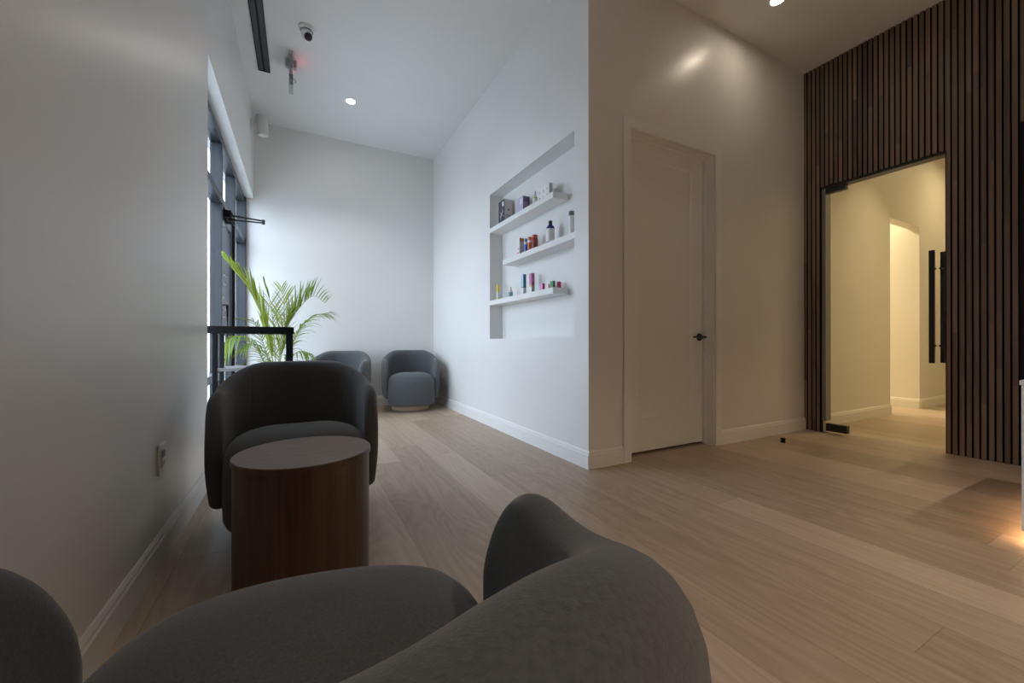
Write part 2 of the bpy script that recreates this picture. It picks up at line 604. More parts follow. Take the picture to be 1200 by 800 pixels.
# ------------------------------------------------------------------ frameless glass door
d2 = struct_empty('door_2', (XS + .022, 1.64, 0))
gy0, gy1 = 1.232 - 1.64, 2.046 - 1.64
link_mesh('glass_leaf', boxbm(-.006, .006, gy0, gy1, .012, 2.392, .001, 1), M['glass'], d2)
bm = bmesh.new()
box(bm, -.028, .028, gy1 - .155, gy1 + .006, 2.345, 2.400, .002)
link_mesh('top_patch_fitting', bm, M['black'], d2)
bm = bmesh.new()
box(bm, -.028, .028, gy1 - .165, gy1 + .006, .022, .095, .002)
pf = link_mesh('bottom_patch_fitting', bm, M['black'], d2)
link_mesh('end_cap', boxbm(-.029, .029, gy1 + .0065, gy1 + .030, .004, .112, .002), M['steel'], pf)
bm = bmesh.new()
box(bm, -.018, .08, 2.056 - 1.64, 2.0895 - 1.64, .115, 2.40, .002)
link_mesh('side_channel', bm, M['alu'], d2)
bm = bmesh.new()
box(bm, -.018, .08, 1.2255 - 1.64, 2.0895 - 1.64, 2.401, 2.423, .002)
link_mesh('header_channel', bm, M['black'], d2)
for s, nm in ((-1, 'pull_handle'), (1, 'pull_handle')):
    bm = bmesh.new()
    box(bm, s * .075 - .011, s * .075 + .011, -.0165, .0165, .72, 1.632, .002)
    ph = link_mesh(nm, bm, M['black'], d2, (0, (1.288 if s < 0 else 1.262) - 1.64, 0))
    for z in (.86, 1.49):
        b2 = bmesh.new()
        tube(b2, [(s * .0065, 0, z), (s * .066, 0, z)], .009, 12)
        link_mesh('standoff', b2, M['black'], ph, (0, 0, 0), 0, 40)

# ------------------------------------------------------------------ storefront on the left
FX0, FX1 = -.676, -.59
def fr(bm, y0, y1, z0, z1, x0=FX0, x1=FX1):
    return box(bm, x0, x1, y0, y1, z0, z1, .003, 1)
w1 = struct_empty('window_1', (-.6, 3.7, 0))
w2 = struct_empty('window_2', (-.6, 5.5, 0))
def child(name, root, bm, m):
    bmesh.ops.translate(bm, verts=bm.verts, vec=-Vector(root.location))
    return link_mesh(name, bm, m, root)
child('window_jamb', w1, fr(bmesh.new(), 3.066, 3.145, 0, 2.669), M['frame'])
child('mullion', w1, fr(bmesh.new(), 4.25, 4.31, 0, 2.61), M['frame'])
child('window_head', w1, fr(bmesh.new(), 3.145, 5.865, 2.61, 2.669), M['frame'])
child('transom', w1, fr(bmesh.new(), 3.145, 4.25, 2.095, 2.155), M['frame'])
child('transom', w1, fr(bmesh.new(), 4.31, 5.05, 2.095, 2.155), M['frame'])
child('window_rail', w1, fr(bmesh.new(), 3.145, 4.25, .57, .63), M['frame'])
child('bottom_rail', w1, fr(bmesh.new(), 3.145, 4.25, 0, .10), M['frame'])
for y0, y1, z0, z1 in ((3.145, 4.25, 2.155, 2.61), (3.145, 4.25, .63, 2.095), (3.145, 4.25, .10, .57), (4.31, 5.05, 2.155, 2.61)):
    child('pane', w1, box(bmesh.new(), -.650, -.640, y0, y1, z0, z1), M['glass'])
child('mullion', w2, fr(bmesh.new(), 5.05, 5.11, 0, 2.61), M['frame'])
child('window_jamb', w2, fr(bmesh.new(), 5.865, 5.924, 0, 2.669, FX0, -.576), M['frame'])
child('transom', w2, fr(bmesh.new(), 5.11, 5.865, 2.095, 2.155), M['frame'])
child('window_rail', w2, fr(bmesh.new(), 5.11, 5.865, .57, .63), M['frame'])
child('bottom_rail', w2, fr(bmesh.new(), 5.11, 5.865, 0, .10), M['frame'])
for z0, z1 in ((2.155, 2.61), (.63, 2.095), (.10, .57)):
    child('pane', w2, box(bmesh.new(), -.650, -.640, 5.11, 5.865, z0, z1), M['glass'])
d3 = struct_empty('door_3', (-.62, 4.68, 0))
child('hinge_stile', d3, fr(bmesh.new(), 4.962, 5.045, .012, 2.09, -.660, -.612), M['frame'])
child('lock_stile', d3, fr(bmesh.new(), 4.315, 4.395, .012, 2.09, -.660, -.612), M['frame'])
child('top_rail', d3, fr(bmesh.new(), 4.395, 4.962, 2.0, 2.09, -.660, -.612), M['frame'])
child('bottom_rail', d3, fr(bmesh.new(), 4.395, 4.962, .012, .25, -.660, -.612), M['frame'])
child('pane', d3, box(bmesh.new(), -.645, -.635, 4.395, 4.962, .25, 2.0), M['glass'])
vd = child('darkening_film', d3, box(bmesh.new(), -.6296, -.6286, 4.42, 4.94, .95, 1.98), solid((.075, .078, .15)))  # dark sheet added over the pane to make the glass look dark
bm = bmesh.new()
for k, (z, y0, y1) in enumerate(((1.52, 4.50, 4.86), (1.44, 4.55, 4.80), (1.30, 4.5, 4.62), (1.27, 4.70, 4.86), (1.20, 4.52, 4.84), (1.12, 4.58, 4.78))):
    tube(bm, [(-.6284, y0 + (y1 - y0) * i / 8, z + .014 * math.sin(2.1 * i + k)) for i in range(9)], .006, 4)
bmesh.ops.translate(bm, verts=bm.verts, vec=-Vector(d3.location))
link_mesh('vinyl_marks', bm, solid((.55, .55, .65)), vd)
bm = tube(bmesh.new(), [(-.614, 4.36, .82), (-.565, 4.36, .82), (-.565, 4.36, 1.22), (-.614, 4.36, 1.22)], .011, 10)
child('pull_bar', d3, bm, M['black'])
dc = child('door_closer', d3, box(bmesh.new(), -.613, -.545, 4.42, 4.70, 2.025, 2.087, .004), M['blackmatte'])
bm = tube(bmesh.new(), [(-.575, 4.50, 2.020), (-.30, 4.485, 2.022)], .0075, 8)
tube(bm, [(-.575, 4.44, 2.046), (-.30, 4.485, 2.040)], .0075, 8)
lathe(bm, [(0, 2.008), (.013, 2.008), (.013, 2.05), (0, 2.05)], 12, (-.30, 4.485))
lathe(bm, [(0, 2.008), (.014, 2.008), (.014, 2.03), (0, 2.03)], 12, (-.575, 4.50))
bmesh.ops.translate(bm, verts=bm.verts, vec=-Vector(d3.location))
link_mesh('closer_arm', bm, M['black'], dc, smooth=40)
# ------------------------------------------------------------------ barrel swivel armchairs
def shell_bm():
    bm = bmesh.new()
    RX, RY, CY = .374, .366, .0
    Ls = .335                                   # straight arm length
    arc = []
    N = 60
    for i in range(N + 1):
        a = PI / 2 * i / N
        arc.append((RX * math.sin(a), CY + RY * math.cos(a)))
    half = list(arc)
    K = 26
    for i in range(1, K + 1):
        f = i / K
        half.append((RX - .030 * f * f, CY - Ls * f))
    # arc length
    S = [0]
    for p, q in zip(half, half[1:]):
        S.append(S[-1] + math.hypot(q[0] - p[0], q[1] - p[1]))
    T = S[-1]
    def sstep(a, b, x):
        x = max(0, min(1, (x - a) / (b - a)))
        return x * x * (3 - 2 * x)
    stations = [(-half[i][0], half[i][1], S[i], -1, i) for i in range(len(half) - 1, 0, -1)] + [(half[i][0], half[i][1], S[i], 1, i) for i in range(len(half))]
    rings = []
    for x, y, s, sg, i in stations:
        i0, i1 = max(i - 1, 0), min(i + 1, len(half) - 1)
        tx, ty = half[i1][0] - half[i0][0], half[i1][1] - half[i0][1]
        if i == 0:
            tx, ty = 1, 0
        l = math.hypot(tx, ty)
        tx, ty = tx / l, ty / l
        nx, ny = -ty * sg, tx                     # outward normal (mirrored)
        if sg > 0:
            nx, ny = -ty, tx
        else:
            nx, ny = ty, tx
        # outward should point away from the centre
        if nx * x + ny * (y - CY) < 0:
            nx, ny = -nx, -ny
        th = .113 - .047 * sstep(.20, T - .02, s)
        seam = math.exp(-((s - .36) / .007) ** 2)
        th -= .004 * seam
        zt = .778 - .117 * sstep(.20, .66, s)
        zb = .168
        q = max(0, (s - (T - .21)) / .21)          # big rounded front top corner
        zt -= .315 * (1 - math.sqrt(max(0, 1 - (q * .97) ** 2)))
        q2 = max(0, (s - (T - .05)) / .05)
        zb += .045 * (1 - math.sqrt(max(0, 1 - (q2 * .97) ** 2)))
        h0 = th / 2
        q3 = max(0, (s - (T - .035)) / .035)
        th *= .12 + .88 * math.sqrt(max(0, 1 - (q3 * .995) ** 2))
        ring = []
        h = th / 2
        # profile (n offset, z) going round, top a full soft roll, belly slightly bowed
        def bow(z):
            f = (z - zb) / (zt - zb)
            return .008 * math.sin(PI * min(1, max(0, f))) - .014 * (1 - f) ** 2
        pts = []
        rt = min(.070, (zt - zb) * .3)
        rb = .030
        for k in range(7):                          # outer bottom corner
            a = PI / 2 * k / 6
            pts.append((h - min(rb, h) + min(rb, h) * math.sin(a), zb + rb - rb * math.cos(a)))
        for k in range(1, 6):
            f = k / 6
            pts.append((h, zb + rb + (zt - rt - zb - rb) * f))
        for k in range(13):                         # top roll
            a = PI * k / 12
            pts.append((h * math.cos(a), zt - rt + rt * math.sin(a) ** .8 if 0 < k < 12 else zt - rt))
        for k in range(1, 6):
            f = 1 - k / 6
            pts.append((-h, zb + rb + (zt - rt - zb - rb) * f))
        for k in range(7):
            a = PI / 2 * (1 - k / 6)
            pts.append((-h + min(rb, h) - min(rb, h) * math.sin(a), zb + rb - rb * math.cos(a)))
        for n_, z in pts:
            o = n_ + bow(z) - h0
            ring.append(bm.verts.new((x + nx * o, y + ny * o, z)))
        rings.append(ring)
    n = len(rings[0])
    for A, B in zip(rings, rings[1:]):
        for k in range(n):
            bm.faces.new((A[k], A[(k + 1) % n], B[(k + 1) % n], B[k]))
    bm.faces.new(rings[0])
    bm.faces.new(rings[-1])
    return bm

def seat_bm():
    bm = bmesh.new()
    n = 96
    def outline(inset):
        P = []
        hx = .303 - inset
        yf, yb = -.435 + inset, .285 - inset
        cy, hy = (yf + yb) / 2, (yb - yf) / 2
        for i in range(n):
            a = 2 * PI * i / n
            c, s = math.cos(a), math.sin(a)
            e = 4.6 if s < 0 else 2.1
            r = (abs(c) ** e + abs(s) ** e) ** (-1 / e)
            x, y = r * c * hx, cy + r * s * hy
            if s < 0:
                y -= .030 * (1 - (x / hx) ** 2) * (-s)
            P.append((x, y))
        return P
    prof = [(.075, .060), (.078, .034), (.092, .014), (.12, .004), (.20, 0), (.30, 0), (.345, .003), (.375, .010), (.398, .024), (.416, .045), (.430, .075), (.441, .115), (.449, .16), (.4525, .21)]
    rings = []
    for z, ins in prof:
        R = []
        for x, y in outline(ins):
            zz = z
            if z > .30:
                zz = z + (.046 - .085 * max(0, (y + .2) / .48)) * (z - .30) / .15
            R.append(bm.verts.new((x, y, zz)))
        rings.append(R)
    for A, B in zip(rings, rings[1:]):
        for k in range(n):
            bm.faces.new((A[k], A[(k + 1) % n], B[(k + 1) % n], B[k]))
    bm.faces.new(rings[0][::-1])
    c = bm.verts.new((0, -.06, .467))
    for k in range(n):
        bm.faces.new((rings[-1][k], rings[-1][(k + 1) % n], c))
    return bm

CH = 'barrel armchairs in the waiting area'
ch = thing('barrel_armchair', 'dark grey barrel armchair behind the drum table, facing the camera', 'armchair', (0, 2.42, 0), 0, CH)
link_mesh('backrest_shell', shell_bm(), M['fabric'], ch, smooth=60)
link_mesh('seat_cushion', seat_bm(), M['fabric'], ch, smooth=60)
bm = lathe(bmesh.new(), [(0, 0), (.241, 0), (.245, .004), (.245, .052), (.241, .056), (0, .056)], 64)
link_mesh('swivel_base', bm, M['plinth'], ch, (0, -.04, 0), 0, 40)
bm = lathe(bmesh.new(), [(0, .0565), (.16, .0565), (.16, .0745), (0, .0745)], 48)
link_mesh('swivel_ring', bm, M['blackmatte'], ch, (0, -.04, 0), 0, 40)
def copy_tree(root, loc, rotz, label):
    r = root.copy()
    COL.objects.link(r)
    r.location = loc
    r.rotation_euler = (0, 0, rotz)
    r['label'] = label
    for c in list(root.children):
        k = c.copy()
        COL.objects.link(k)
        k.parent = r
        for g in c.children:
            q = g.copy()
            COL.objects.link(q)
            q.parent = k
    return r
CHAIRS = [((-.035, .432, 0), PI - math.radians(9.6), 'dark grey barrel armchair nearest the camera, seen over its back'),
          ((1.345, 5.50, 0), math.radians(-11), 'grey barrel armchair in the far right corner, its pale wooden base showing'),
          ((.445, 5.47, 0), math.radians(-21), 'grey barrel armchair at the back wall, its lower half hidden by the chair in front')]
for a in CHAIRS:
    copy_tree(ch, *a)

# ------------------------------------------------------------------ drum side table
t = thing('drum_side_table', 'round walnut drum side table standing in front of the middle armchair', 'side table', (.02, 1.68, 0))
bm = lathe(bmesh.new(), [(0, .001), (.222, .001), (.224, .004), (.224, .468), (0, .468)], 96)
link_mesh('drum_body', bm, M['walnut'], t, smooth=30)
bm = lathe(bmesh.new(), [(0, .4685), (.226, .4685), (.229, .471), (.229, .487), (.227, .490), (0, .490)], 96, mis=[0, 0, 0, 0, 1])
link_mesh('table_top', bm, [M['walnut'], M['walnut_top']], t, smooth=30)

# ------------------------------------------------------------------ black console by the window
t = thing('console_table', 'tall black narrow console table by the window, behind the middle armchair', 'table', (-.29, 3.50, 0))
link_mesh('table_top', boxbm(-.255, .255, -.16, .17, .950, 1.0, .002, 1), M['blackmatte'], t)
for sx, x in ((-1, -.215), (1, .227)):
    for y in (-.135, .145):
        w = .013 if sx < 0 else .021
        link_mesh('leg', boxbm(x - w, x + w, y - .02, y + .02, 0, .9495, .002, 1), M['blackmatte'], t)
link_mesh('stretcher', boxbm(-.2025, .2085, -.147, -.123, .690, .712, .002, 1), solid((.42, .42, .43)), t)  # pale grey on both stretchers paints in light reflecting off black rails
link_mesh('stretcher', boxbm(-.2025, .2085, .133, .157, .690, .712, .002, 1), solid((.42, .42, .43)), t)

# ------------------------------------------------------------------ palm
def leaf_mat(name, c1, c2):
    m = mottled(name, c1, c2, 9, .38, spec=.5, lo=.25, hi=.75)
    nt = m.node_tree
    b = nt.nodes['Principled BSDF']
    out = nt.nodes['Material Output']
    tl = nt.nodes.new('ShaderNodeBsdfTranslucent')
    tl.inputs[0].default_value = (.38, .50, .05, 1)
    mx = nt.nodes.new('ShaderNodeMixShader')
    mx.inputs[0].default_value = .30
    lk(m, b.outputs[0], mx.inputs[1])
    lk(m, tl.outputs[0], mx.inputs[2])
    lk(m, mx.outputs[0], out.inputs[0])
    return m
M['leaf'] = leaf_mat('palm_leaf', (.055, .125, .022), (.19, .28, .04))
M['leaf_young'] = leaf_mat('palm_leaf_young', (.20, .28, .030), (.38, .44, .055))
M['stem'] = mottled('palm_stem', (.30, .36, .07), (.42, .45, .12), 6, .45, stretch=(1, 1, .2))
FR = {
 'F1': [(0.011, 0.000, 0.564), (-0.055, -0.090, 1.018), (-0.147, -0.210, 1.324), (-0.242, -0.350, 1.474), (-0.312, -0.480, 1.571)],
 'F2': [(0.018, 0.020, 0.562), (0.002, 0.050, 0.981), (-0.029, 0.070, 1.275), (-0.076, 0.070, 1.46)],
 'F3': [(0.038, 0.050, 0.559), (0.095, 0.100, 0.966), (0.193, 0.150, 1.196), (0.344, 0.200, 1.374), (0.469, 0.230, 1.312)],
 'F4': [(0.056, -0.030, 0.564), (0.158, -0.070, 0.855), (0.232, -0.110, 1.013), (0.335, -0.150, 1.139), (0.485, -0.190, 1.184)],
 'F5': [(-0.014, -0.050, 0.528), (-0.110, -0.170, 0.802), (-0.199, -0.270, 0.927), (-0.278, -0.350, 0.933), (-0.334, -0.400, 0.838)],
 'F6': [(-0.020, 0.050, 0.561), (-0.096, 0.110, 0.897), (-0.170, 0.150, 1.082), (-0.273, 0.190, 1.123)],
 'F7': [(0.071, -0.050, 0.524), (0.166, -0.130, 0.748), (0.232, -0.170, 0.806), (0.319, -0.210, 0.781)],
 'F8': [(-0.013, -0.070, 0.488), (-0.075, -0.190, 0.723), (-0.146, -0.290, 0.873), (-0.210, -0.350, 0.836)],
 'F9': [(0.035, -0.050, 0.567), (0.073, -0.130, 0.978), (0.096, -0.190, 1.218), (0.077, -0.250, 1.387)],
}
# per frond: leaflet length, number of pairs, start fraction, forward lean, lift, droop, side bias
FP = {
 'F1': (.30, 34, .30, .95, .45, .03), 'F2': (.26, 22, .36, .80, .55, .03), 'F3': (.36, 32, .34, .12, 1.5, .05),
 'F4': (.27, 28, .38, .70, -.05, .13), 'F5': (.25, 24, .38, .55, .10, .16), 'F6': (.24, 20, .40, .55, .10, .08),
 'F7': (.19, 18, .40, .45, -.25, .14), 'F8': (.21, 20, .36, .55, -.05, .12), 'F9': (.30, 24, .36, .70, .50, .04),
}
def spline(P, n):
    P = [Vector(p) for p in P]
    Q = [P[0] * 2 - P[1]] + P + [P[-1] * 2 - P[-2]]
    out = []
    for i in range(1, len(Q) - 2):
        for k in range(n):
            t_ = k / n
            a, b, c, d_ = Q[i - 1], Q[i], Q[i + 1], Q[i + 2]
            out.append(.5 * ((2 * b) + (c - a) * t_ + (2 * a - 5 * b + 4 * c - d_) * t_ ** 2 + (3 * b - a - 3 * c + d_) * t_ ** 3))
    out.append(P[-1])
    return out
def leaflet(bm, p, d, L, w, droop, rnd):
    """narrow folded blade along d from p"""
    d = d.normalized()
    side = d.cross(Vector((rnd.uniform(-.4, .4), rnd.uniform(-.4, .4), 1))).normalized()
    nrm = side.cross(d)
    K = 6
    prev = None
    for k in range(K + 1):
        f = k / K
        c = p + d * L * f + Vector((0, 0, -droop * f * f))
        ww = w * (math.sin(PI * min(1, .12 + f * .88)) ** .75) * (1 - .25 * f) if k < K else .0004
        ww = max(ww, .0004)
        fold = nrm * ww * .35
        row = [bm.verts.new(c - side * ww + fold), bm.verts.new(c), bm.verts.new(c + side * ww + fold)]
        if prev:
            for q in range(2):
                bm.faces.new((prev[q], prev[q + 1], row[q + 1], row[q]))
        prev = row
pt = thing('potted_palm', 'green feathery potted palm standing by the window behind the black console', 'plant', (-.22, 4.55, 0))
bm = lathe(bmesh.new(), [(0, .001), (.125, .001), (.135, .01), (.175, .33), (.178, .345), (.165, .345), (.160, .33), (.155, .30), (0, .295)], 48)
link_mesh('pot', bm, M['pot'], pt, smooth=40)
bm = lathe(bmesh.new(), [(0, .2955), (.152, .2965), (.14, .31), (.08, .318), (0, .32)], 32)
link_mesh('soil', bm, M['soil'], pt, smooth=60)
rnd = random.Random(11)
for key, path in FR.items():
    L, n, f0, fwd, lift, droop = FP[key]
    base = Vector(path[0])
    pts = spline([(base.x * .35, base.y * .35, .315)] + path, 10)
    # arc fractions
    S = [0]
    for a, b in zip(pts, pts[1:]):
        S.append(S[-1] + (b - a).length)
    bm = bmesh.new()
    tube(bm, pts, [.0075 * (1 - .8 * s / S[-1]) for s in S], 7)
    fo = link_mesh('frond', bm, M['stem'], pt, smooth=60)
    bm = bmesh.new()
    def at(s):
        for i in range(len(S) - 1):
            if S[i + 1] >= s:
                f = (s - S[i]) / (S[i + 1] - S[i])
                return pts[i].lerp(pts[i + 1], f), (pts[i + 1] - pts[i]).normalized()
        return pts[-1], (pts[-1] - pts[-2]).normalized()
    for k in range(n):
        f = f0 + (1 - f0) * k / (n - 1)
        p, dd = at(f * S[-1])
        sd = dd.cross(Vector((0, 0, 1)))
        if sd.length < .2:
            sd = Vector((1, 0, 0))
        sd.normalize()
        prof = math.sin(PI * (.18 + .74 * (k / (n - 1)))) ** .7
        for sg in (-1, 1):
            lean = fwd + .5 * (k / (n - 1)) ** 2
            dirv = dd * lean + sd * sg * {'F1': .28, 'F3': .38}.get(key, .75) + Vector((0, 0, 1)) * lift * (1 - .3 * k / n)
            dirv += Vector((rnd.uniform(-.1, .1), rnd.uniform(-.1, .1), rnd.uniform(-.1, .1)))
            leaflet(bm, p, dirv, L * prof * rnd.uniform(.85, 1.08), .0078 if key != 'F3' else .0085, droop * prof * rnd.uniform(.7, 1.3), rnd)
    # keep every blade on the room side of the glazing
    for v in bm.verts:
        if v.co.x + pt.location.x < -.565:
            v.co.x = -.565 - pt.location.x + .02 * rnd.random()
    link_mesh('leaflets', bm, M['leaf_young' if key in ('F1', 'F9') else 'leaf'], fo, smooth=180)

# ------------------------------------------------------------------ goods on the shelves
WHT, BLK = solid((.80, .79, .78)), solid((.02, .02, .03), .35)
def carton(name, label, y0, y1, x0, dx, z, hgt, bands_front, bands_side, group, extra=None):
    """upright carton; bands: list of (fraction of height, material) bottom to top, front is -x, side is -y"""
    bm = bmesh.new()
    w = y1 - y0
    mats = []
    def mi(m):
        if m not in mats:
            mats.append(m)
        return mats.index(m)
    cuts = sorted({0, 1, *[round(sum(b[0] for b in bands_front[:i + 1]), 4) for i in range(len(bands_front) - 1)], *[round(sum(b[0] for b in bands_side[:i + 1]), 4) for i in range(len(bands_side) - 1)]})
    def pick(bands, f):
        s = 0
        for fr_, m in bands:
            s += fr_
            if f < s:
                return m
        return bands[-1][1]
    C = [(0, 0), (dx, 0), (dx, w), (0, w)]
    rings = [[bm.verts.new((cx, cy - w / 2, c * hgt)) for cx, cy in C] for c in cuts]
    for q in range(len(cuts) - 1):
        fm = (cuts[q] + cuts[q + 1]) / 2
        for k in range(4):
            f = bm.faces.new((rings[q][k], rings[q][(k + 1) % 4], rings[q + 1][(k + 1) % 4], rings[q + 1][k]))
            f.material_index = mi(pick(bands_front if k in (3,) else bands_side, fm))
    f = bm.faces.new(rings[0][::-1]); f.material_index = mi(bands_side[0][1])
    f = bm.faces.new(rings[-1]); f.material_index = mi(bands_side[-1][1])
    root = thing(name, label, 'box', (x0, (y0 + y1) / 2, z), 0, group)
    link_mesh('carton', bm, mats, root)
    if extra:
        extra(root, w, hgt, dx)
    return root
def patch(root, name, pts_mats):
    """thin printed marks: (plane, a0, a1, z0, z1, material)"""
    for plane, a0, a1, z0, z1, m in pts_mats:
        if plane == 'x':
            bm = boxbm(-.0006, .0002, a0, a1, z0, z1)
        else:
            bm = boxbm(a0, a1, plane - .0006, plane + .0002, z0, z1)
        link_mesh(name, bm, m, root)
def bottle(name, label, cat, x, y, z, prof, mis, mats, cap, capm, group, n=28):
    root = thing(name, label, cat, (x, y, z), 0, group)
    link_mesh('bottle_body', lathe(bmesh.new(), prof, n, mis=mis), mats, root, smooth=40)
    if cap:
        link_mesh('cap', lathe(bmesh.new(), cap, n), capm, root, smooth=40)
    return root
G1, G2, G3 = 'packages on the top niche shelf', 'packages on the middle niche shelf', 'packages on the lowest niche shelf'
LIL, PUR, GRY = solid((.50, .46, .62)), solid((.14, .09, .22)), solid((.58, .56, .55))
def ex_black(r, w, h_, dx):
    P = solid((.72, .70, .78))
    patch(r, 'printed_mark', [('x', -.05, -.01, h_ * .72, h_ * .92, P)])
    bm = bmesh.new()
    for a in (.5, 2.1, 2.7):
        c, s = math.cos(a) * .045, math.sin(a) * .06
        tube(bm, [(-.0006, -c, h_ * .42 - s), (-.0006, c, h_ * .42 + s)], .0028, 4)
    link_mesh('printed_burst', bm, P, r)
    s = -w / 2
    patch(r, 'printed_mark', [(s, .015, dx - .012, h_ * .26, h_ * .36, solid((.38, .32, .40))), (s, dx * .42, dx * .58, h_ * .52, h_ * .60, BLK)])
carton('carton_box', 'tall black and silver carton at the left end of the top niche shelf', 3.625, 3.765, 1.835, .088, Z1, .24, [(1, solid((.035, .035, .055)))], [(1, GRY)], G1, ex_black)
def ex_purple(r, w, h_, dx):
    patch(r, 'printed_mark', [('x', -.05, -.0, h_ * .55, h_ * .88, solid((.70, .68, .78))), (-w / 2, .01, dx - .01, h_ * .12, h_ * .66, solid((.24, .17, .34)))])
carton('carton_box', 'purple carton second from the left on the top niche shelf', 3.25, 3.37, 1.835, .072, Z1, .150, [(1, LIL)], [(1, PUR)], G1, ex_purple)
LIME = solid((.42, .62, .12))
bottle('spray_bottle', 'small white bottle with lime green bands on the top niche shelf', 'bottle', 1.868, 3.09, Z1,
       [(0, 0), (.021, 0), (.022, .003), (.022, .018), (.022, .03), (.022, .072), (.022, .082), (.016, .092), (0, .094)], [0, 0, 1, 0, 0, 1, 0, 0], [WHT, LIME],
       [(0, .0945), (.012, .0945), (.012, .118), (.008, .14), (0, .14)], WHT, G1)
def ex_dots(r, w, h_, dx):
    for i, c in enumerate(((.03, .03, .05), (.75, .52, .10), (.72, .26, .08))):
        y = -w / 2 + w * (2.5 - i) / 3
        bm = lathe(bmesh.new(), [(0, 0), (.009, 0), (.009, .0006), (0, .0006)], 16)
        bmesh.ops.rotate(bm, verts=bm.verts, cent=(0, 0, 0), matrix=Matrix.Rotation(-PI / 2, 3, 'Y'))
        link_mesh('printed_dot', bm, solid(c), r, (-.0002, y, h_ * .22))
        bm = tube(bmesh.new(), [(-.0004, y - .008, h_ * .55), (-.0004, y, h_ * .72), (-.0004, y + .008, h_ * .55)], .002, 4)
        link_mesh('printed_glyph', bm, solid((.40, .45, .50)), r)
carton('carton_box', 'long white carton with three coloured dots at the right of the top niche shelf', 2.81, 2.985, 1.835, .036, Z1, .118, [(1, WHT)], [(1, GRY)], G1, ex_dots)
ORG = solid((.62, .16, .05))
def ex_or(r, w, h_, dx):
    patch(r, 'printed_mark', [('x', -.018, .018, h_ * .12, h_ * .2, ORG), ('x', -.02, .005, h_ * .35, h_ * .42, ORG)])
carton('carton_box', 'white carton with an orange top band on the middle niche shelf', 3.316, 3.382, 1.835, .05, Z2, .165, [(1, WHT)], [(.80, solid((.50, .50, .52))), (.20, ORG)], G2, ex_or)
BLU, DBL = solid((.06, .16, .55)), solid((.02, .03, .20), .2)
def vial(name, label, x, y, z, r, h_, body, lid, group, cat='bottle', band=None):
    bottle(name, label, cat, x, y, z, [(0, 0), (r * .94, 0), (r, .003), (r, h_ * .12), (r, h_ * .62), (r, h_ * .72), (r * .8, h_ * .78), (0, h_ * .78)], [0, 0, 0, 1, 0, 0, 0],
           [WHT if band is None else band, body], [(0, h_ * .785), (r * .86, h_ * .785), (r * .9, h_ * .80), (r * .9, h_ * .98), (r * .84, h_), (0, h_)], lid, group)
vial('pill_bottle', 'slim white and blue bottle next to the orange topped carton', 1.862, 3.242, Z2, .016, .142, BLU, solid((.05, .30, .62)), G2)
vial('pill_bottle', 'white bottle with an orange label and orange lid on the middle niche shelf', 1.862, 3.17, Z2, .021, .140, ORG, solid((.70, .22, .05)), G2)
vial('pill_bottle', 'wider dark red bottle with a red lid on the middle niche shelf', 1.862, 3.083, Z2, .028, .138, solid((.26, .035, .03)), solid((.50, .08, .05)), G2, band=solid((.30, .06, .05)))
bottle('blue_bottle', 'cobalt blue bottle with white label and black cap on the middle niche shelf', 'bottle', 1.862, 2.83, Z2,
       [(0, 0), (.035, 0), (.037, .004), (.037, .018), (.0375, .019), (.0375, .128), (.037, .129), (.037, .135), (.030, .150), (.016, .164), (.013, .170), (0, .170)],
       [0, 0, 0, 0, 1, 0, 0, 0, 0, 0, 0], [DBL, WHT], [(0, .1705), (.016, .1705), (.016, .192), (.013, .198), (0, .198)], BLK, G2, 36)
bottle('white_tube', 'slim white bottle with a grey cap at the right end of the middle niche shelf', 'bottle', 1.862, 2.535, Z2,
       [(0, 0), (.022, 0), (.023, .003), (.023, .155), (.020, .158), (0, .158)], None, [WHT], [(0, .1585), (.0215, .1585), (.0215, .19), (.019, .193), (0, .193)], solid((.16, .18, .16)), G2)
YEL = solid((.78, .62, .05))
bottle('yellow_tube', 'thin yellow capped white tube at the left end of the lowest niche shelf', 'tube', 1.842, 3.798, Z3,
       [(0, 0), (.013, 0), (.014, .003), (.014, .02), (.014, .085), (.014, .09), (0, .092)], [1, 1, 1, 0, 1, 0], [WHT, YEL],
       [(0, .0925), (.014, .0925), (.014, .155), (.012, .16), (0, .16)], YEL, G3)
bottle('dropper_bottle', 'small white bottle with a teal label on the lowest niche shelf', 'bottle', 1.862, 3.552, Z3,
       [(0, 0), (.024, 0), (.026, .003), (.026, .012), (.026, .055), (.026, .062), (.012, .075), (0, .076)], [0, 0, 0, 1, 0, 0, 0], [WHT, solid((.22, .40, .44))],
       [(0, .0765), (.013, .0765), (.013, .098), (.009, .108), (0, .108)], WHT, G3)
LBL, TEA = solid((.42, .66, .78)), solid((.08, .20, .27))
carton('carton_box', 'tall slim light blue and white carton on the lowest niche shelf', 3.275, 3.317, 1.852, .032, Z3, .195, [(.36, WHT), (.04, TEA), (.60, LBL)], [(.05, TEA), (.31, GRY), (.04, BLK), (.60, TEA)], G3)
PNK = solid((.66, .16, .40))
def ex_p(r, w, h_, dx):
    patch(r, 'printed_mark', [(-w / 2, .008, .024, h_ * .46, h_ * .56, solid((.2, .05, .12)))])
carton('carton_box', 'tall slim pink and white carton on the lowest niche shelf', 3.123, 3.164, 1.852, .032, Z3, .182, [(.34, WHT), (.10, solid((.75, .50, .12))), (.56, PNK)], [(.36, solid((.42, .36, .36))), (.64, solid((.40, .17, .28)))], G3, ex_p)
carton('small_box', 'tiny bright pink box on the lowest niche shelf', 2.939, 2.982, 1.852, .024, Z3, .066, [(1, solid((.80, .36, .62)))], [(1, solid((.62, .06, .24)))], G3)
carton('small_box', 'tiny red box left of the green box on the lowest niche shelf', 2.868, 2.900, 1.885, .022, Z3, .056, [(1, solid((.58, .05, .11)))], [(1, solid((.5, .04, .08)))], G3)
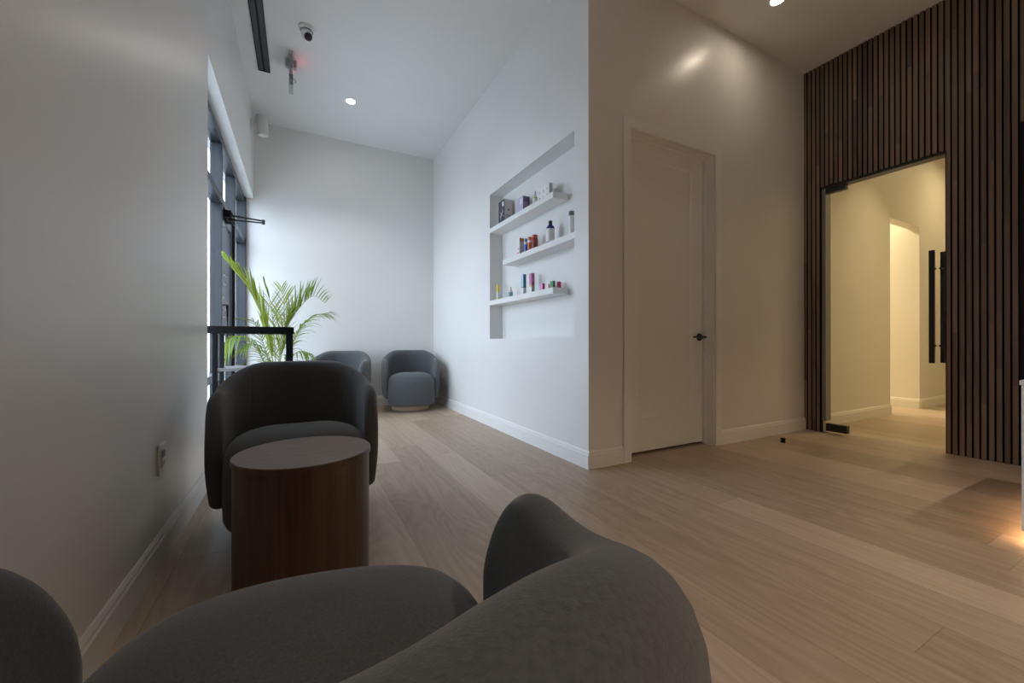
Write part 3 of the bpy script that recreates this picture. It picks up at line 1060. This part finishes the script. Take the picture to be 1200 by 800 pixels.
carton('small_box', 'tiny green box near the right end of the lowest niche shelf', 2.762, 2.808, 1.842, .022, Z3, .063, [(1, solid((.05, .30, .14)))], [(1, solid((.02, .16, .06)))], G3)
bottle('red_pot', 'little red cylinder right of the green box on the lowest niche shelf', 'pot', 1.895, 2.752, Z3,
       [(0, 0), (.017, 0), (.018, .002), (.018, .034), (.0165, .035), (0, .035)], None, [solid((.52, .05, .10))], [(0, .0355), (.0175, .0355), (.0175, .055), (.016, .057), (0, .057)], solid((.46, .04, .08)), G3)

# ------------------------------------------------------------------ ceiling things
t = thing('linear_diffuser', 'long black twin slot air diffuser in the ceiling near the left wall', 'air vent', (-.313, 3.6, H))
bm = bmesh.new()
Yn, Yf = -1.35, 1.17
for x0, x1 in ((-.052, -.046), (.046, .052)):
    box(bm, x0, x1, Yn, Yf, -.012, -.0005)
box(bm, -.052, .052, Yf, Yf + .006, -.012, -.0005)
box(bm, -.052, .052, Yn - .006, Yn, -.012, -.0005)
link_mesh('diffuser_frame', bm, M['blackmatte'], t)
for x0, x1 in ((-.0458, -.007), (.007, .0458)):
    bm = bmesh.new()
    box(bm, x0, x1, Yn, Yf, -.006, -.0008)
    link_mesh('slot', bm, solid((.020, .021, .022)), t)
link_mesh('slot_divider', boxbm(-.0068, .0068, Yn, Yf, -.004, -.0008), solid((.003, .003, .003), .9), t)

def downlight(x, y, label, lens, on=True):
    t = thing('recessed_downlight', label, 'ceiling light', (x, y, H), 0, 'recessed ceiling downlights')
    link_mesh('trim_ring', lathe(bmesh.new(), [(.050, -.001), (.062, -.001), (.066, -.004), (.064, -.008), (.050, -.010), (.046, -.006), (.050, -.001)], 48), M['white'], t, smooth=50)
    link_mesh('lamp_lens', lathe(bmesh.new(), [(0, -.004), (.0455, -.004), (.0455, -.001), (0, -.001)], 48), lens, t)
    return t
downlight(.52, 4.91, 'small round downlight in the ceiling of the window bay', M['lens'])
downlight(3.392, 1.855, 'round downlight in the ceiling in front of the panelled door', M['lensw'])

t = thing('security_camera', 'white dome security camera on the ceiling of the window bay', 'camera', (.055, 3.95, H))
link_mesh('mount_base', lathe(bmesh.new(), [(0, -.0005), (.060, -.0005), (.062, -.004), (.060, -.022), (.052, -.034), (0, -.034)], 40), M['white'], t, smooth=40)
bm = bmesh.new()
bmesh.ops.create_uvsphere(bm, u_segments=32, v_segments=20, radius=.046)
bl = link_mesh('camera_ball', bm, M['white'], t, (.004, -.006, -.068), 0, 60)
bm = lathe(bmesh.new(), [(0, .026), (.032, .0265), (.034, .034), (.030, .046), (.022, .0505), (0, .0515)], 32)
dirv = Vector((.30, -.62, -.72)).normalized()
bmesh.ops.rotate(bm, verts=bm.verts, cent=(0, 0, 0), matrix=dirv.to_track_quat('Z', 'Y').to_matrix())
link_mesh('camera_eye', bm, M['black'], bl, smooth=50)
bm = tube(bmesh.new(), [(.049 * math.cos(a), .049 * math.sin(a), -.036) for a in [2 * PI * k / 32 for k in range(33)]], .0025, 6, cap=False)
link_mesh('shadow_gap', bm, M['black'], t, (.002, -.003, 0))

# clear edge-lit ceiling sign seen edge-on, with its red lamp
t = thing('edge_lit_sign', 'clear edge-lit panel sign hanging from the ceiling, throwing a red glow', 'sign', (-.071, 4.46, H), 0)
link_mesh('canopy', boxbm(-.020, .020, -.14, .14, -.030, -.0005, .004), solid((.45, .46, .46)), t)
bm = bmesh.new()
box(bm, -.050, -.0205, -.03, .03, -.085, -.018, .004)
link_mesh('side_clip', bm, solid((.40, .41, .41)), t)
bm = bmesh.new()
box(bm, .0205, .050, -.03, .03, -.085, -.018, .004)
link_mesh('side_clip', bm, solid((.40, .41, .41)), t)
link_mesh('lamp_rail', boxbm(-.015, .015, -.14, .14, -.17, -.0305, .003), solid((.25, .26, .27)), t)
link_mesh('lit_edge', boxbm(.0155, .0185, -.02, .02, -.125, -.110), emis('red_led', (1, .10, .14), .8), t)
link_mesh('clear_panel', boxbm(-.019, .019, -.05, .05, -.315, -.1705, .001, 1), M['acrylic'], t)
link_mesh('hook', tube(bmesh.new(), [(.0055, -.05, -.232), (.030, -.05, -.215), (.045, -.05, -.236), (.030, -.05, -.254)], .004, 6), solid((.35, .36, .37)), t)

t = thing('wall_speaker', 'white cylindrical speaker on a bracket high on the wall by the back corner', 'speaker', (-.383, 5.55, 3.43))
bm = lathe(bmesh.new(), [(0, -.112), (.052, -.112), (.058, -.106), (.061, -.09), (.061, .10), (.056, .112), (0, .112)], 48)
bmesh.ops.rotate(bm, verts=bm.verts, cent=(0, 0, 0), matrix=Matrix.Rotation(math.radians(-4), 3, 'Y'))
sp = link_mesh('speaker_body', bm, solid((.58, .58, .56)), t, smooth=35)
bm = lathe(bmesh.new(), [(0, -.1135), (.047, -.1135), (.047, -.1125), (0, -.1125)], 40)
bmesh.ops.rotate(bm, verts=bm.verts, cent=(0, 0, 0), matrix=Matrix.Rotation(math.radians(-4), 3, 'Y'))
link_mesh('grille', bm, solid((.86, .86, .85)), t)
bm = bmesh.new()
box(bm, -.1145, -.105, -.03, .03, -.055, .055, .003)
tube(bm, [(-.106, 0, 0), (-.085, 0, 0), (-.085, 0, .035), (-.061, 0, .035)], .008, 8)
link_mesh('bracket', bm, M['white'], t)

# ------------------------------------------------------------------ small things
t = thing('wall_outlet', 'white duplex outlet plate low on the left wall', 'outlet', (XL, 2.112, .418))
link_mesh('cover_plate', boxbm(.0003, .008, -.040, .040, -.062, .062, .003), M['white'], t)
link_mesh('receptacle', boxbm(.008, .011, -.018, .018, -.036, .036, .002), solid((.70, .70, .70)), t)
bm = bmesh.new()
for z in (-.018,):
    for y in (-.007, .007):
        box(bm, .0108, .0114, y - .0018, y + .0018, z - .007, z + .007)
link_mesh('slot', bm, M['blackmatte'], t)
link_mesh('usb_port', boxbm(.0108, .013, -.016, .016, .006, .034, .002), solid((.10, .10, .11)), t)

bm = lathe(bmesh.new(), [(0, .0005), (.019, .0005), (.020, .002), (.020, .006), (.016, .008), (.016, .022), (.019, .024), (.019, .036), (.017, .039), (0, .039)], 32)
tag(link_mesh('door_stop', bm, M['blackmatte'], None, (3.80, 2.035, 0), 0, 40), 'small black cylindrical door stop on the oak floor near the slatted wall', 'door stop')

bm = tube(bmesh.new(), spline([(-.02, 0, .002), (-.008, .008, .004), (.003, -.005, .002), (.012, .004, .003), (.02, .0, .002)], 5), .0016, 6)
tag(link_mesh('thread_scrap', bm, solid((.45, .08, .06)), None, (.94, .45, 0), 0, 60), 'tiny curl of red thread lying on the oak floor by the nearest armchair', 'thread')

# reception counter just reaching the frame's right edge
t = thing('reception_counter', 'white reception counter with a warm strip light along its foot', 'counter', (3.35, -.35, 0))
link_mesh('counter_body', boxbm(-.53, .53, -.88, .87, .055, .70, .003), M['white'], t)
link_mesh('counter_top', boxbm(-.535, .535, -.885, .875, .7005, .722, .003), M['white'], t)
link_mesh('plinth', boxbm(-.44, .44, -.8, .79, 0, .0545), M['blackmatte'], t)
link_mesh('strip_light', boxbm(-.50, .50, .835, .845, .043, .0545), M['led'], t)
link_mesh('strip_light', boxbm(-.51, -.50, -.84, .834, .043, .0545), M['led'], t)

# ------------------------------------------------------------------ light
def lamp(kind, name, loc, energy, col, size=.05, rot=(0, 0, 0), **kw):
    l = bpy.data.lights.new(name, kind)
    l.energy = energy
    l.color = col
    if kind == 'AREA':
        l.shape = kw.pop('shape', 'DISK')
        l.size = size
    elif kind in ('POINT', 'SPOT'):
        l.shadow_soft_size = size
    if kind == 'AREA':
        l.spread = math.radians(kw.pop('spread', 95))
    for k, v in kw.items():
        setattr(l, k, v)
    o = bpy.data.objects.new(name, l)
    COL.objects.link(o)
    o.location = loc
    o.rotation_euler = rot
    return o
WARM = (1, .83, .66)
NEUT = (1, .90, .78)
lamp('AREA', 'downlight_or_fill_beam', (.52, 4.91, H - .012), 5, NEUT, .08)
for x, y, e in ((3.4, -.9, 9), (1.6, -.9, 12), (.7, -2.0, 16)):  # no fixtures here: unseen fill lamps added to brighten the near room
    lamp('AREA', 'downlight_or_fill_beam', (x, y, H - .012), e, WARM, .08)
for x, y, e in ((5.9, 1.4, 7), (7.9, 1.4, 11)):
    lamp('AREA', 'hall_downlight_beam', (x, y, H - .012), e * 1.3, (1, .76, .43), .08, spread=150 if x > 7 else 86)
lamp('AREA', 'side_room_beam', (6.6, 3.6, H - .012), 70, (1, .80, .50), .1, spread=170)
lamp('POINT', 'red_sign_glow', (.012, 4.44, H - .085), .075, (1, .06, .12), .02)

w = bpy.data.worlds.new('sky')
scene.world = w
w.use_nodes = True
bg = w.node_tree.nodes['Background']
bg.inputs[0].default_value = (.70, .815, 1, 1)
bg.inputs[1].default_value = 6.9
def portal(name, loc, rot, sx, sy):
    l = bpy.data.lights.new(name, 'AREA')
    l.shape = 'RECTANGLE'
    l.size, l.size_y = sx, sy
    o = bpy.data.objects.new(name, l)
    COL.objects.link(o)
    o.location = loc
    o.rotation_euler = rot
    l.cycles.is_portal = True
portal('window_portal', (-.70, 4.505, 1.335), (0, -PI / 2, 0), 2.67, 2.84)

# ------------------------------------------------------------------ camera
cam = bpy.data.cameras.new('camera')
cam.sensor_width = 36
cam.lens = 471.7 / 1200 * 36
cam.clip_start = .01
co = bpy.data.objects.new('camera', cam)
COL.objects.link(co)
co.location = (0, 0, .89)
co.rotation_euler = (PI / 2 + .0017, 0, -.4867)
scene.camera = co
vs = scene.view_settings
vs.view_transform = 'Standard'
vs.look = 'None'
vs.exposure = .15
vs.gamma = 1
vs.use_curve_mapping = False
scene.cycles.max_bounces = 10
scene.cycles.diffuse_bounces = 6
scene.cycles.transparent_max_bounces = 16
scene.cycles.sample_clamp_indirect = 6
scene.cycles.use_denoising = True
